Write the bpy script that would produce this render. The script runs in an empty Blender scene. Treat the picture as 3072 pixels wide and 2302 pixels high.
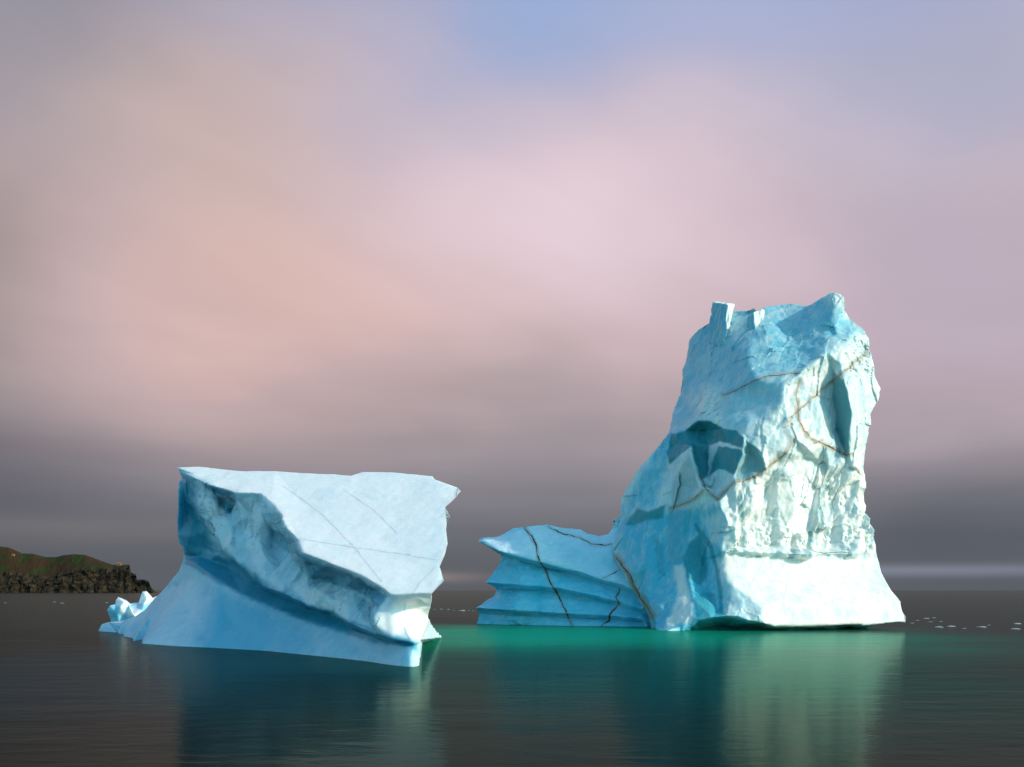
import bpy, math, random
import numpy as np
from mathutils import Vector
from mathutils.geometry import delaunay_2d_cdt
from mathutils.bvhtree import BVHTree

# ---------------------------------------------------------------- camera, sky, sun, exposure
F = 2987.0      # focal length in photo pixels (35 mm lens)
HY = 1771.0     # photo row of the sea horizon
CH = 4.0        # camera height above the water
C = bpy.context.scene.collection
sc = bpy.context.scene
cam = bpy.data.cameras.new('camera'); camo = bpy.data.objects.new('camera', cam); C.objects.link(camo)
camo.location = (0, 0, CH); camo.rotation_euler = (math.radians(90), 0, 0)
cam.sensor_width = 36; cam.lens = F / 3072 * 36; cam.shift_y = (HY - 1151) / 3072
cam.clip_start = 0.5; cam.clip_end = 60000
sc.camera = camo
sc.view_settings.view_transform = 'Standard'; sc.view_settings.look = 'None'
sc.view_settings.exposure = 0.0; sc.view_settings.gamma = 1
SUN_AZ = math.radians(66); SUN_EL = math.radians(25)      # azimuth right of "straight behind the camera"
sdir = Vector((math.sin(SUN_AZ) * math.cos(SUN_EL), -math.cos(SUN_AZ) * math.cos(SUN_EL), math.sin(SUN_EL)))
sl = bpy.data.lights.new('sun', 'SUN'); sl.energy = 3.6; sl.angle = math.radians(0.6); sl.color = (1.0, 0.81, 0.64)
so = bpy.data.objects.new('sun', sl); C.objects.link(so); so.location = sdir * 300
so.rotation_euler = (-sdir).to_track_quat('-Z', 'Y').to_euler()


def lin(r, g, b, k=1.0):
    def f(c):
        c = c / 255
        return (c / 12.92 if c <= .04045 else ((c + .055) / 1.055) ** 2.4) * k
    return (f(r), f(g), f(b), 1)


class NT:
    """small helper for writing node trees"""
    def __init__(s, tree): s.t = tree
    def n(s, typ, **kw):
        nd = s.t.nodes.new(typ)
        for k, v in kw.items(): setattr(nd, k, v)
        return nd
    def put(s, sock, v):
        if isinstance(v, bpy.types.NodeSocket): s.t.links.new(v, sock)
        else: sock.default_value = v
    def m(s, op, a, b=None, c=None, clamp=False):
        nd = s.n('ShaderNodeMath', operation=op); nd.use_clamp = clamp
        s.put(nd.inputs[0], a)
        if b is not None: s.put(nd.inputs[1], b)
        if c is not None: s.put(nd.inputs[2], c)
        return nd.outputs[0]
    def mix(s, f, a, b, blend='MIX'):
        nd = s.n('ShaderNodeMix', data_type='RGBA', blend_type=blend); nd.clamp_factor = True
        s.put(nd.inputs[0], f); s.put(nd.inputs[6], a); s.put(nd.inputs[7], b)
        return nd.outputs[2]
    def mr(s, v, a, b, c=0., d=1., smooth=True):
        nd = s.n('ShaderNodeMapRange'); nd.interpolation_type = 'SMOOTHSTEP' if smooth else 'LINEAR'; nd.clamp = True
        s.put(nd.inputs[0], v)
        for i, x in enumerate((a, b, c, d)): nd.inputs[i + 1].default_value = x
        return nd.outputs[0]
    def noise(s, vec, scale, detail=3, rough=.5, dist=0.):
        nd = s.n('ShaderNodeTexNoise'); s.put(nd.inputs['Vector'], vec)
        nd.inputs['Scale'].default_value = scale; nd.inputs['Detail'].default_value = detail
        nd.inputs['Roughness'].default_value = rough; nd.inputs['Distortion'].default_value = dist
        return nd.outputs['Fac']
    def mapping(s, vec, loc=(0, 0, 0), rot=(0, 0, 0), scale=(1, 1, 1)):
        nd = s.n('ShaderNodeMapping'); s.put(nd.inputs[0], vec)
        nd.inputs[1].default_value = loc; nd.inputs[2].default_value = rot; nd.inputs[3].default_value = scale
        return nd.outputs[0]


world = bpy.data.worlds.new('World'); sc.world = world; world.use_nodes = True
wt = world.node_tree; wt.nodes.clear(); W = NT(wt)
sky = W.n('ShaderNodeTexSky', sky_type='NISHITA'); sky.sun_disc = False
sky.sun_elevation = SUN_EL
sky.sun_rotation = math.pi - SUN_AZ      # clockwise from +Y towards +X
tc = W.n('ShaderNodeTexCoord'); dirv = tc.outputs['Generated']
sep = W.n('ShaderNodeSeparateXYZ'); wt.links.new(dirv, sep.inputs[0])
az = W.m('MULTIPLY', W.m('ARCTAN2', sep.outputs[0], sep.outputs[1]), 180 / math.pi)
el = W.m('MULTIPLY', W.m('ARCSINE', sep.outputs[2]), 180 / math.pi)
# slow drifting cloud: warp the direction with noise
nz1 = W.noise(W.mapping(dirv, scale=(1, 1, 1.8)), 2.6, 3, .45)
nz2 = W.noise(W.mapping(dirv, loc=(5, 2, 1), scale=(1, 1, 1.8)), 2.6, 3, .45)
nz4 = W.noise(W.mapping(W.mapping(dirv, rot=(0, math.radians(-24), 0)), loc=(1, 4, 2), scale=(1.2, 1, 6)), 2.6, 3, .45, .6)
nz3 = W.noise(W.mapping(dirv, loc=(3, 7, 1), scale=(1, 1, 9)), 3.0, 4, .5)
azw = W.m('ADD', az, W.m('MULTIPLY', W.m('SUBTRACT', nz1, .5), 22))
elw = W.m('ADD', el, W.m('MULTIPLY', W.m('MULTIPLY', W.m('SUBTRACT', nz2, .5), 14), W.mr(el, 2, 14)))
rampn = W.n('ShaderNodeValToRGB'); cr = rampn.color_ramp; cr.interpolation = 'B_SPLINE'
stops = [(-1, (92, 95, 101)), (1.5, (94, 98, 104)), (3.5, (110, 112, 119)), (6, (140, 136, 144)), (9, (172, 158, 163)),
         (13, (200, 177, 180)), (17.5, (214, 187, 189)), (22, (212, 190, 196)), (26.5, (186, 180, 200)), (31, (166, 172, 204)),
         (38, (150, 170, 215))]
wt.links.new(W.mr(elw, -2, 40, smooth=False), rampn.inputs[0])
while len(cr.elements) < len(stops): cr.elements.new(.5)
for e, (p, c) in zip(cr.elements, stops):
    e.position = (p + 2) / 42; e.color = lin(*c)
col = rampn.outputs[0]


def blob(col, a0, e0, sa, se, c, k=1.0, warped=True):
    A, E = (azw, elw) if warped else (az, el)
    u = W.m('DIVIDE', W.m('SUBTRACT', A, a0), sa); v = W.m('DIVIDE', W.m('SUBTRACT', E, e0), se)
    w = W.m('MULTIPLY', W.m('EXPONENT', W.m('MULTIPLY', W.m('ADD', W.m('MULTIPLY', u, u), W.m('MULTIPLY', v, v)), -1)), k)
    return W.mix(w, col, lin(*c))


col = blob(col, -24, 28, 9, 9, (142, 141, 152), .85)
col = blob(col, -33, 14, 7, 12, (134, 128, 127), .75)
col = blob(col, -29, 4.5, 14, 4.5, (88, 89, 98), .8)
col = blob(col, -13, 16.5, 10, 5.5, (222, 186, 178), .75)
col = blob(col, -17, 23, 8, 5, (205, 180, 172), .7)
col = blob(col, 7, 20.5, 11, 5.5, (232, 210, 220), .85)
col = blob(col, 14, 16, 10, 4, (212, 192, 202), .7)
col = blob(col, 24, 15, 8, 6, (180, 168, 186), .7)
col = blob(col, 24, 25, 8, 6, (166, 172, 198), .7)
col = blob(col, 13, 31, 9, 3.0, (168, 178, 212), .75)
col = blob(col, 2.5, 31.5, 5, 3.2, (146, 176, 222), .6)
col = blob(col, 26, 3.5, 10, 3.2, (88, 92, 102), .8)
# pale breaks in the cloud low over the horizon, and long soft streaks
col = blob(col, 22, 1.05, 12, .33, (132, 138, 154), .75, False)
col = blob(col, -8, .75, 5, .3, (168, 148, 146), .8, False)
col = blob(col, -24, 3.2, 8, .8, (118, 114, 114), .55, False)
streak = W.m('MULTIPLY', W.m('SUBTRACT', nz3, .5), W.mr(el, 20, 2))
col = W.mix(1, col, W.n('ShaderNodeCombineColor').outputs[0], 'MIX') if False else col
gain = W.m('ADD', W.m('ADD', 1, W.m('MULTIPLY', streak, .4)), W.m('MULTIPLY', W.m('SUBTRACT', nz4, .5), W.mr(el, 3, 12, 0, .12)))
vs = W.n('ShaderNodeVectorMath', operation='SCALE'); wt.links.new(col, vs.inputs[0]); wt.links.new(gain, vs.inputs[3])
cloud = vs.outputs[0]
# the cloud bank stands ahead; overhead and behind it the sky is clear
skyc = W.n('ShaderNodeVectorMath', operation='MULTIPLY'); wt.links.new(sky.outputs[0], skyc.inputs[0])
skyc.inputs[1].default_value = (.118, .216, .218)
clear = W.m('MAXIMUM', W.mr(el, 33, 55), W.mr(W.m('ABSOLUTE', az), 50, 85))
final = W.mix(clear, cloud, skyc.outputs[0])
bg = W.n('ShaderNodeBackground'); wt.links.new(final, bg.inputs[0]); bg.inputs[1].default_value = 1.0
wo = W.n('ShaderNodeOutputWorld'); wt.links.new(bg.outputs[0], wo.inputs[0])


# ---------------------------------------------------------------- helpers
def tag(o, label=None, cat=None, group=None, kind=None):
    if label: o['label'] = label
    if cat: o['category'] = cat
    if group: o['group'] = group
    if kind: o['kind'] = kind
    return o


def empty(name, loc=(0, 0, 0)):
    o = bpy.data.objects.new(name, None); C.objects.link(o); o.location = loc; o.empty_display_size = .5
    return o


def P3(px, py, Y): return np.array([(px - 1536) / F * Y, Y, CH - (py - HY) / F * Y])
def proj(P): return np.stack([P[:, 0] / P[:, 1] * F + 1536, HY + (CH - P[:, 2]) / P[:, 1] * F], 1)
def wy(py): return CH * F / (py - HY)       # distance of the water seen at this row


def h3(ix, iy, iz, s):
    h = (ix.astype(np.int64) * 73856093) ^ (iy.astype(np.int64) * 19349663) ^ (iz.astype(np.int64) * 83492791) ^ (s * 2654435761)
    h = h & 0xffffffff
    h = ((h ^ (h >> 16)) * 0x45d9f3b) & 0xffffffff
    h = ((h ^ (h >> 16)) * 0x45d9f3b) & 0xffffffff
    return ((h ^ (h >> 16)) & 0xffffff) / float(0xffffff)


def vnoise(P, s=0):
    I = np.floor(P).astype(np.int64); f = P - I; f = f * f * f * (f * (f * 6 - 15) + 10)
    r = 0
    for a in (0, 1):
        for b in (0, 1):
            for c in (0, 1):
                w = (f[:, 0] if a else 1 - f[:, 0]) * (f[:, 1] if b else 1 - f[:, 1]) * (f[:, 2] if c else 1 - f[:, 2])
                r = r + w * h3(I[:, 0] + a, I[:, 1] + b, I[:, 2] + c, s)
    return r * 2 - 1


def fbm(P, freq, octs=4, gain=.5, s=0, ridged=False):
    r = 0; a = 1; t = 0
    for i in range(octs):
        v = vnoise(P * freq + 17.3 * i, s + i)
        if ridged: v = 1 - 2 * np.abs(v)
        r = r + a * v; t += a; a *= gain; freq *= 2.03
    return r / t


def facets(P, cell, s=0, k=.75, g=.95):
    """broken-ice relief: the upper envelope of randomly tilted planes"""
    Q = P / np.array(cell); I = np.floor(Q).astype(np.int64); best = np.full(len(P), -9.); out = best.copy()
    for a in (-1, 0, 1):
        for b in (-1, 0, 1):
            for c in (-1, 0, 1):
                x, y, z = I[:, 0] + a, I[:, 1] + b, I[:, 2] + c
                d = Q - np.stack([x + h3(x, y, z, s + 1), y + h3(x, y, z, s + 2), z + h3(x, y, z, s + 3)], 1)
                G = np.stack([h3(x, y, z, s + 4 + i) * 2 - 1 for i in range(3)], 1) * g
                v = (h3(x, y, z, s + 8) - .5) * .7 + (d * G).sum(1) - k * (d * d).sum(1)
                v2 = v + .5 * k * (d * d).sum(1)
                out = np.where(v > best, v2, out); best = np.maximum(best, v)
    return out


def shards(P, cell, s=0):
    a = facets(P, cell, s, .6, .75); b = facets(P[:, [0, 2, 1]] * 1.03 + 9.1, (cell[0] * .8, cell[2] * .8, cell[1] * .8), s + 31, .6, .75)
    return np.clip(a, -1.5, 1.5) - np.clip(b, -1.5, 1.5)


def seg_dist(Q, line):
    """distance of 2-D points to a polyline"""
    L = np.array(line, float); best = np.full(len(Q), 1e9)
    for a, b in zip(L[:-1], L[1:]):
        ab = b - a; t = np.clip(((Q - a) @ ab) / max(ab @ ab, 1e-9), 0, 1)
        best = np.minimum(best, np.linalg.norm(Q - (a + t[:, None] * ab), axis=1))
    return best


def soft_in(Q, poly, feather):
    L = list(poly); x, y = Q[:, 0], Q[:, 1]; ins = np.zeros(len(Q), bool)
    for (x0, y0), (x1, y1) in zip(L, L[1:] + L[:1]):
        if y0 == y1: continue
        c = ((y0 > y) != (y1 > y)) & (x < (x1 - x0) * (y - y0) / (y1 - y0) + x0); ins ^= c
    d = seg_dist(Q, L + L[:1]) * np.where(ins, 1, -1)
    t = np.clip(d / feather * .5 + .5, 0, 1)
    return t * t * (3 - 2 * t)


def refine(P, T, fl, Lf, Lb):
    """split long edges until all triangles are fine; fl marks the detailed side"""
    for it in range(14):
        E = np.sort(np.concatenate([T[:, [0, 1]], T[:, [1, 2]], T[:, [2, 0]]]), 1)
        U, inv = np.unique(E, axis=0, return_inverse=True); inv = inv.reshape(-1)
        ln = np.linalg.norm(P[U[:, 0]] - P[U[:, 1]], axis=1)
        lim = np.full(len(U), Lb); n = len(T)
        fe = np.concatenate([fl, fl, fl]); np.minimum.at(lim, inv, np.where(fe, Lf, Lb))
        mk = ln > lim
        if not mk.any(): break
        idx = np.full(len(U), -1); idx[mk] = len(P) + np.arange(mk.sum())
        P = np.concatenate([P, (P[U[mk, 0]] + P[U[mk, 1]]) / 2])
        m = idx[inv].reshape(3, n).T
        out = []; of = []
        cnt = (m >= 0).sum(1)
        k0 = cnt == 0; out.append(T[k0]); of.append(fl[k0])
        k3 = cnt == 3; t = T[k3]; q = m[k3]
        for tri in ([t[:, 0], q[:, 0], q[:, 2]], [t[:, 1], q[:, 1], q[:, 0]], [t[:, 2], q[:, 2], q[:, 1]], [q[:, 0], q[:, 1], q[:, 2]]):
            out.append(np.stack(tri, 1)); of.append(fl[k3])
        for r in range(3):
            a, b, c = r, (r + 1) % 3, (r + 2) % 3
            k1 = (cnt == 1) & (m[:, a] >= 0); t = T[k1]; q = m[k1]
            out += [np.stack([t[:, a], q[:, a], t[:, c]], 1), np.stack([q[:, a], t[:, b], t[:, c]], 1)]; of += [fl[k1]] * 2
            k2 = (cnt == 2) & (m[:, c] < 0); t = T[k2]; q = m[k2]     # edges a and b are split
            out += [np.stack([q[:, a], t[:, b], q[:, b]], 1), np.stack([t[:, a], q[:, a], q[:, b]], 1), np.stack([t[:, a], q[:, b], t[:, c]], 1)]
            of += [fl[k2]] * 3
        T = np.concatenate(out); fl = np.concatenate(of)
    return P, T, fl


def vnormals(P, T):
    n = np.cross(P[T[:, 1]] - P[T[:, 0]], P[T[:, 2]] - P[T[:, 0]]); N = np.zeros_like(P)
    for i in range(3):
        for k in range(3): N[:, k] += np.bincount(T[:, i], n[:, k], len(P))
    return N / np.maximum(np.linalg.norm(N, axis=1), 1e-9)[:, None]


def relax(P, T, w, iters):
    E = np.unique(np.sort(np.concatenate([T[:, [0, 1]], T[:, [1, 2]], T[:, [2, 0]]]), 1), axis=0)
    deg = np.bincount(E.ravel(), minlength=len(P)).astype(float)
    for _ in range(iters):
        S = np.zeros_like(P)
        for k in range(3):
            S[:, k] = np.bincount(E[:, 0], P[E[:, 1], k], len(P)) + np.bincount(E[:, 1], P[E[:, 0], k], len(P))
        P = P + (S / deg[:, None] - P) * (w * .6)[:, None]
    return P


def cdt(pts2, edges):
    r = delaunay_2d_cdt([Vector(p) for p in pts2], edges, [], 1, .01)
    return [(v.x, v.y) for v in r[0]], [tuple(f) for f in r[2] if len(f) == 3], r[3]


class Body:
    """A closed ice body: its outline, ridge lines and spot heights are measured points in space; the far side is
    a rounded hull of real thickness."""
    def __init__(s, outline, lines, spots=(), thick=8., falloff=160., Lf=.2, Lb=.7, seed=1):
        pts = []; Ys = []; edges = []
        def add(p):
            for i, q in enumerate(pts):
                if abs(q[0] - p[0]) + abs(q[1] - p[1]) < .6: return i
            pts.append((p[0], p[1])); Ys.append(p[2]); return len(pts) - 1
        o = [add(p) for p in outline]; n0 = len(o)
        edges += [(o[i], o[(i + 1) % n0]) for i in range(n0)]
        for ln in lines:
            ii = [add(p) for p in ln]; edges += [(a, b) for a, b in zip(ii, ii[1:]) if a != b]
        for p in spots: add(p)
        v, T, orig = cdt(pts, edges)
        YY = []
        for i, (p, og) in enumerate(zip(v, orig)):
            if og: YY.append(Ys[og[0]])
            else:
                d = np.array([(p[0] - q[0]) ** 2 + (p[1] - q[1]) ** 2 for q in pts]) + 1e-3
                j = np.argsort(d)[:4]; YY.append(float((np.array(Ys)[j] / d[j]).sum() / (1 / d[j]).sum()))
                print('crossing near', [round(x) for x in p])
        P = [P3(p[0], p[1], y) for p, y in zip(v, YY)]
        T = [t for t in T]
        front = len(T)
        # far side
        op = [pts[i] for i in o]; oy = [Ys[i] for i in o]; O = np.array(op)
        gx = np.arange(O[:, 0].min() + 20, O[:, 0].max(), 55.); gy = np.arange(O[:, 1].min() + 20, O[:, 1].max(), 55.)
        G = np.array([(x + (j % 2) * 27, y) for j, y in enumerate(gy) for x in gx])
        ok = soft_in(G, op, 1.) > .5; G = G[ok]; dist = seg_dist(G, op + op[:1]); G = G[dist > 22]; dist = dist[dist > 22]
        V = np.array(v); YV = np.array(YY); bp = list(op); by = list(oy)
        for g, d in zip(G, dist):
            w = 1 / (((O - g) ** 2).sum(1) + 400); yo = (w * np.array(oy)).sum() / w.sum()
            w2 = 1 / (((V - g) ** 2).sum(1) + 200) ** 1.5; yf = (w2 * YV).sum() / w2.sum()
            t = min(1, d / falloff)
            bp.append(tuple(g)); by.append(max(yo, yf) + thick * math.sqrt(t * (2 - t)) + 1.0)
        bv, BT, borig = cdt(bp, [(i, (i + 1) % n0) for i in range(n0)])
        fmap = {}
        for i, og in enumerate(orig):
            for k in og: fmap[k] = i
        mp = {}
        for i, og in enumerate(borig):
            k = og[0] if og else None
            if k is not None and k < n0 and o[k] in fmap: mp[i] = fmap[o[k]]
            else:
                mp[i] = len(P); P.append(P3(bv[i][0], bv[i][1], by[k] if k is not None else by[-1]))
        for t in BT: T.append((mp[t[0]], mp[t[2]], mp[t[1]]))
        P = np.array(P); T = np.array(T); fl = np.arange(len(T)) < front
        # face the camera with the front
        q = proj(P); a = q[T[:, 0]]; b = q[T[:, 1]]; c = q[T[:, 2]]
        cr_ = (b[:, 0] - a[:, 0]) * (c[:, 1] - a[:, 1]) - (b[:, 1] - a[:, 1]) * (c[:, 0] - a[:, 0])
        flip = np.where(fl, cr_ > 0, cr_ < 0); T[flip] = T[flip][:, ::-1]
        s.P, s.T, s.fl = refine(P, T, fl, Lf, Lb)
        s.bound = np.zeros(len(s.P), bool)
        isf = np.zeros(len(s.P), bool); isb = isf.copy(); isf[s.T[s.fl].ravel()] = True; isb[s.T[~s.fl].ravel()] = True
        s.bound = isf & isb; s.back = isb & ~isf
        s.stain = np.zeros(len(s.P)); s.seed = seed
        s.bk = np.zeros(len(s.P)); ib = np.where(s.back)[0]
        s.bk[ib] = np.clip(seg_dist(proj(s.P[ib]), op + op[:1]) / 60, 0, 1)
    def field(s, default, regions):
        Q = proj(s.P); v = np.full(len(s.P), float(default))
        for poly, val, fe in regions:
            w = soft_in(Q, poly, fe); v = v * (1 - w) + val * w
        return v
    def smooth(s, default, regions, iters):
        w = s.field(default, regions); w = np.where(s.bound, 0, w); s.P = relax(s.P, s.T, w, iters)
    def push(s, d, way):
        v = np.array(way, float); v /= np.linalg.norm(v); s.P = s.P + v * (d * ~s.back)[:, None]
    def disp(s, d):
        N = relax(vnormals(s.P, s.T), s.T, np.ones(len(s.P)), 6); N /= np.maximum(np.linalg.norm(N, axis=1), 1e-6)[:, None]
        s.P = s.P + N * d[:, None]
        s.P = relax(s.P, s.T, np.where(s.bound, 0, .35), 2)
    def add_stain(s, line, width, k):
        Q = proj(s.P); Q = Q + np.stack([fbm(s.P, .8, 3, s=91), fbm(s.P, .8, 3, s=95)], 1) * width * .8
        s.stain = np.maximum(s.stain, np.exp(-(seg_dist(Q, line) / width) ** 2) * k * (~s.back))
    def build(s, name, mat, parent, clear, tint=None, angle=42):
        root = np.array(parent.location) if parent else np.zeros(3)
        me = bpy.data.meshes.new(name)
        me.vertices.add(len(s.P)); me.vertices.foreach_set('co', (s.P - root).ravel())
        me.loops.add(len(s.T) * 3); me.loops.foreach_set('vertex_index', s.T.ravel())
        me.polygons.add(len(s.T)); me.polygons.foreach_set('loop_start', np.arange(len(s.T)) * 3)
        me.update(calc_edges=True); me.validate()
        me.polygons.foreach_set('use_smooth', np.ones(len(s.T), bool))
        for nm, ar in (('clear', clear), ('stain', s.stain), ('tint', tint if tint is not None else np.zeros(len(s.P)))):
            at = me.attributes.new(nm, 'FLOAT', 'POINT'); at.data.foreach_set('value', ar.astype(np.float32))
        me.set_sharp_from_angle(angle=math.radians(angle))
        me.materials.append(mat)
        o = bpy.data.objects.new(name, me); C.objects.link(o); o.parent = parent
        s.bvh = None
        return o
    def ray(s, px, py):
        if getattr(s, 'bvh', None) is None:
            s.bvh = BVHTree.FromPolygons(s.P.tolist(), s.T.tolist())
        d = Vector(((px - 1536) / F, 1, -(py - HY) / F)).normalized()
        h = s.bvh.ray_cast(Vector((0, 0, CH)), d)
        if h[0] is None: return None
        n = h[1]
        return h[0], (n if n.dot(d) < 0 else -n)


def seam(body, line, w, mat, parent, name='dirt_seam', jit=2.2, seed=0, lift=.02, taper=True):
    """a thin raised seam that follows the surface of a body"""
    rnd = random.Random(seed); L = [np.array(p, float) for p in line]; S = []
    for a, b in zip(L, L[1:]):
        n = max(2, int(np.linalg.norm(b - a) / 3.))
        for i in range(n): S.append(a + (b - a) * i / n)
    S.append(L[-1]); S = np.array(S)
    t = np.arange(len(S)) * .22
    J = np.stack([vnoise(np.stack([t, t * 0, t * 0 + k], 1), seed + k) + .45 * vnoise(np.stack([t * 2.7, t * 0, t * 0 + k], 1), seed + k + 5) for k in (0, 7)], 1)
    S = S + J * jit
    vs = []; runs = []; prev = None; root = Vector(parent.location)
    for i, p in enumerate(S):
        d = S[min(i + 1, len(S) - 1)] - S[max(i - 1, 0)]; d = d / (np.linalg.norm(d) + 1e-9); nr = np.array([-d[1], d[0]])
        tt = i / (len(S) - 1); ww = w * (.42 + .3 * rnd.random() + .42 * float(J[i, 0])) * (min(1, .35 + 4 * tt, .35 + 4 * (1 - tt)) if taper else 1) * .5
        hits = [body.ray(*(p + nr * k * ww)) for k in (-1, 0, 1)]
        ww = max(ww, .5)
        if any(h is None for h in hits): prev = None; continue
        mid = hits[1][0]
        if any((h[0] - mid).length > 2.2 for h in hits): prev = None; continue
        if prev is not None and (mid - vs[prev + 1] - root).length > 3.5: prev = None
        b = len(vs)
        for h, k in zip(hits, (-.004, lift, -.004)): vs.append(h[0] + h[1] * k - root)
        if prev is None: runs.append([])
        else:
            runs[-1] += [(prev, prev + 1, b + 1, b), (prev + 1, prev + 2, b + 2, b + 1)]
        prev = b
    fs = max(runs, key=len) if runs else []
    if not fs: print('no seam', line[0]); return None
    used = sorted({k for f in fs for k in f}); mp = {k: i for i, k in enumerate(used)}; vs = [vs[k] for k in used]; fs = [tuple(mp[k] for k in f) for f in fs]
    me = bpy.data.meshes.new(name); me.from_pydata([tuple(v) for v in vs], [], fs); me.update(); me.materials.append(mat)
    for p in me.polygons: p.use_smooth = True
    o = bpy.data.objects.new(name, me); C.objects.link(o); o.parent = parent
    return o


# ---------------------------------------------------------------- materials
def new_mat(name):
    m = bpy.data.materials.new(name); m.use_nodes = True; m.node_tree.nodes.clear(); return m, NT(m.node_tree)


def ice_material(name, snow, blue, teal, bump=.35, rough=.38, scale=1.0, sss=.45, vary=.45):
    m, N = new_mat(name); t = N.t
    tc = N.n('ShaderNodeTexCoord').outputs['Object']
    def attr(a): nd = N.n('ShaderNodeAttribute', attribute_name=a); return nd.outputs['Fac']
    n1 = N.noise(tc, .35 * scale, 5, .6, .4); n2 = N.noise(N.mapping(tc, scale=(1, 1, .35)), 1.3 * scale, 5, .6, .6)
    cl = N.m('ADD', attr('clear'), N.m('MULTIPLY', N.m('SUBTRACT', n1, .5), .55), clamp=False)
    grain = N.noise(tc, 5.5 * scale, 3, .7)
    cl = N.m('ADD', cl, N.m('MULTIPLY', N.m('SUBTRACT', grain, .5), .35))
    cl = N.m('ADD', cl, N.m('MULTIPLY', N.m('SUBTRACT', n2, .5), vary), clamp=True)
    c = N.mix(cl, snow, blue)
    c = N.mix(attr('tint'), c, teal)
    c = N.mix(attr('stain'), c, (.36, .24, .13, 1))
    fine = N.noise(tc, 9 * scale, 5, .65); mid = N.noise(tc, 2.2 * scale, 4, .6, .5)
    vo = N.n('ShaderNodeTexVoronoi', feature='F1'); N.put(vo.inputs['Vector'], tc); vo.inputs['Scale'].default_value = 1.9 * scale
    hgt = N.m('ADD', N.m('MULTIPLY', fine, .25), N.m('ADD', N.m('MULTIPLY', mid, .6), N.m('MULTIPLY', vo.outputs[0], .35)))
    bp = N.n('ShaderNodeBump'); bp.inputs['Strength'].default_value = bump; bp.inputs['Distance'].default_value = .12
    N.put(bp.inputs['Height'], hgt)
    p = N.n('ShaderNodeBsdfPrincipled'); N.put(p.inputs['Base Color'], c)
    N.put(p.inputs['Roughness'], N.m('ADD', rough, N.m('MULTIPLY', N.m('SUBTRACT', n2, .5), .25)))
    p.inputs['IOR'].default_value = 1.31
    N.put(p.inputs['Normal'], bp.outputs[0])
    p.inputs['Subsurface Weight'].default_value = sss; p.inputs['Subsurface Radius'].default_value = (.45, .85, 1.0)
    p.inputs['Subsurface Scale'].default_value = .7
    o = N.n('ShaderNodeOutputMaterial'); t.links.new(p.outputs[0], o.inputs[0])
    return m


def plain_mat(name, col, rough=.8, var=.3, scale=3.):
    m, N = new_mat(name); tc = N.n('ShaderNodeTexCoord').outputs['Object']
    n = N.noise(tc, scale, 4, .6)
    c = N.mix(N.m('MULTIPLY', n, var * 2), (*col, 1), (col[0] * .45, col[1] * .45, col[2] * .45, 1))
    p = N.n('ShaderNodeBsdfPrincipled'); N.put(p.inputs['Base Color'], c); p.inputs['Roughness'].default_value = rough
    o = N.n('ShaderNodeOutputMaterial'); N.t.links.new(p.outputs[0], o.inputs[0])
    return m


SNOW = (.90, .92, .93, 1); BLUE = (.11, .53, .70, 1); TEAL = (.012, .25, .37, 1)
M_left = ice_material('smooth glacier ice', SNOW, BLUE, TEAL, bump=.3)
M_tower = ice_material('broken glacier ice', (.88, .86, .80, 1), (.08, .48, .64, 1), (.006, .25, .30, 1), bump=.45, vary=1.1, sss=.3, rough=.33)
M_arm = ice_material('blue fluted ice', (.66, .84, .94, 1), (.045, .53, .70, 1), (.02, .36, .46, 1), bump=.15)
M_brash = ice_material('brash ice', (.30, .37, .37, 1), (.16, .30, .33, 1), TEAL, bump=.3, sss=0)
M_dirt = plain_mat('dark rock debris', (.075, .055, .035))
M_rust = plain_mat('ochre rock debris', (.34, .22, .12))
M_line = plain_mat('refrozen clear ice', (.58, .76, .83), .3)


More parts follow.
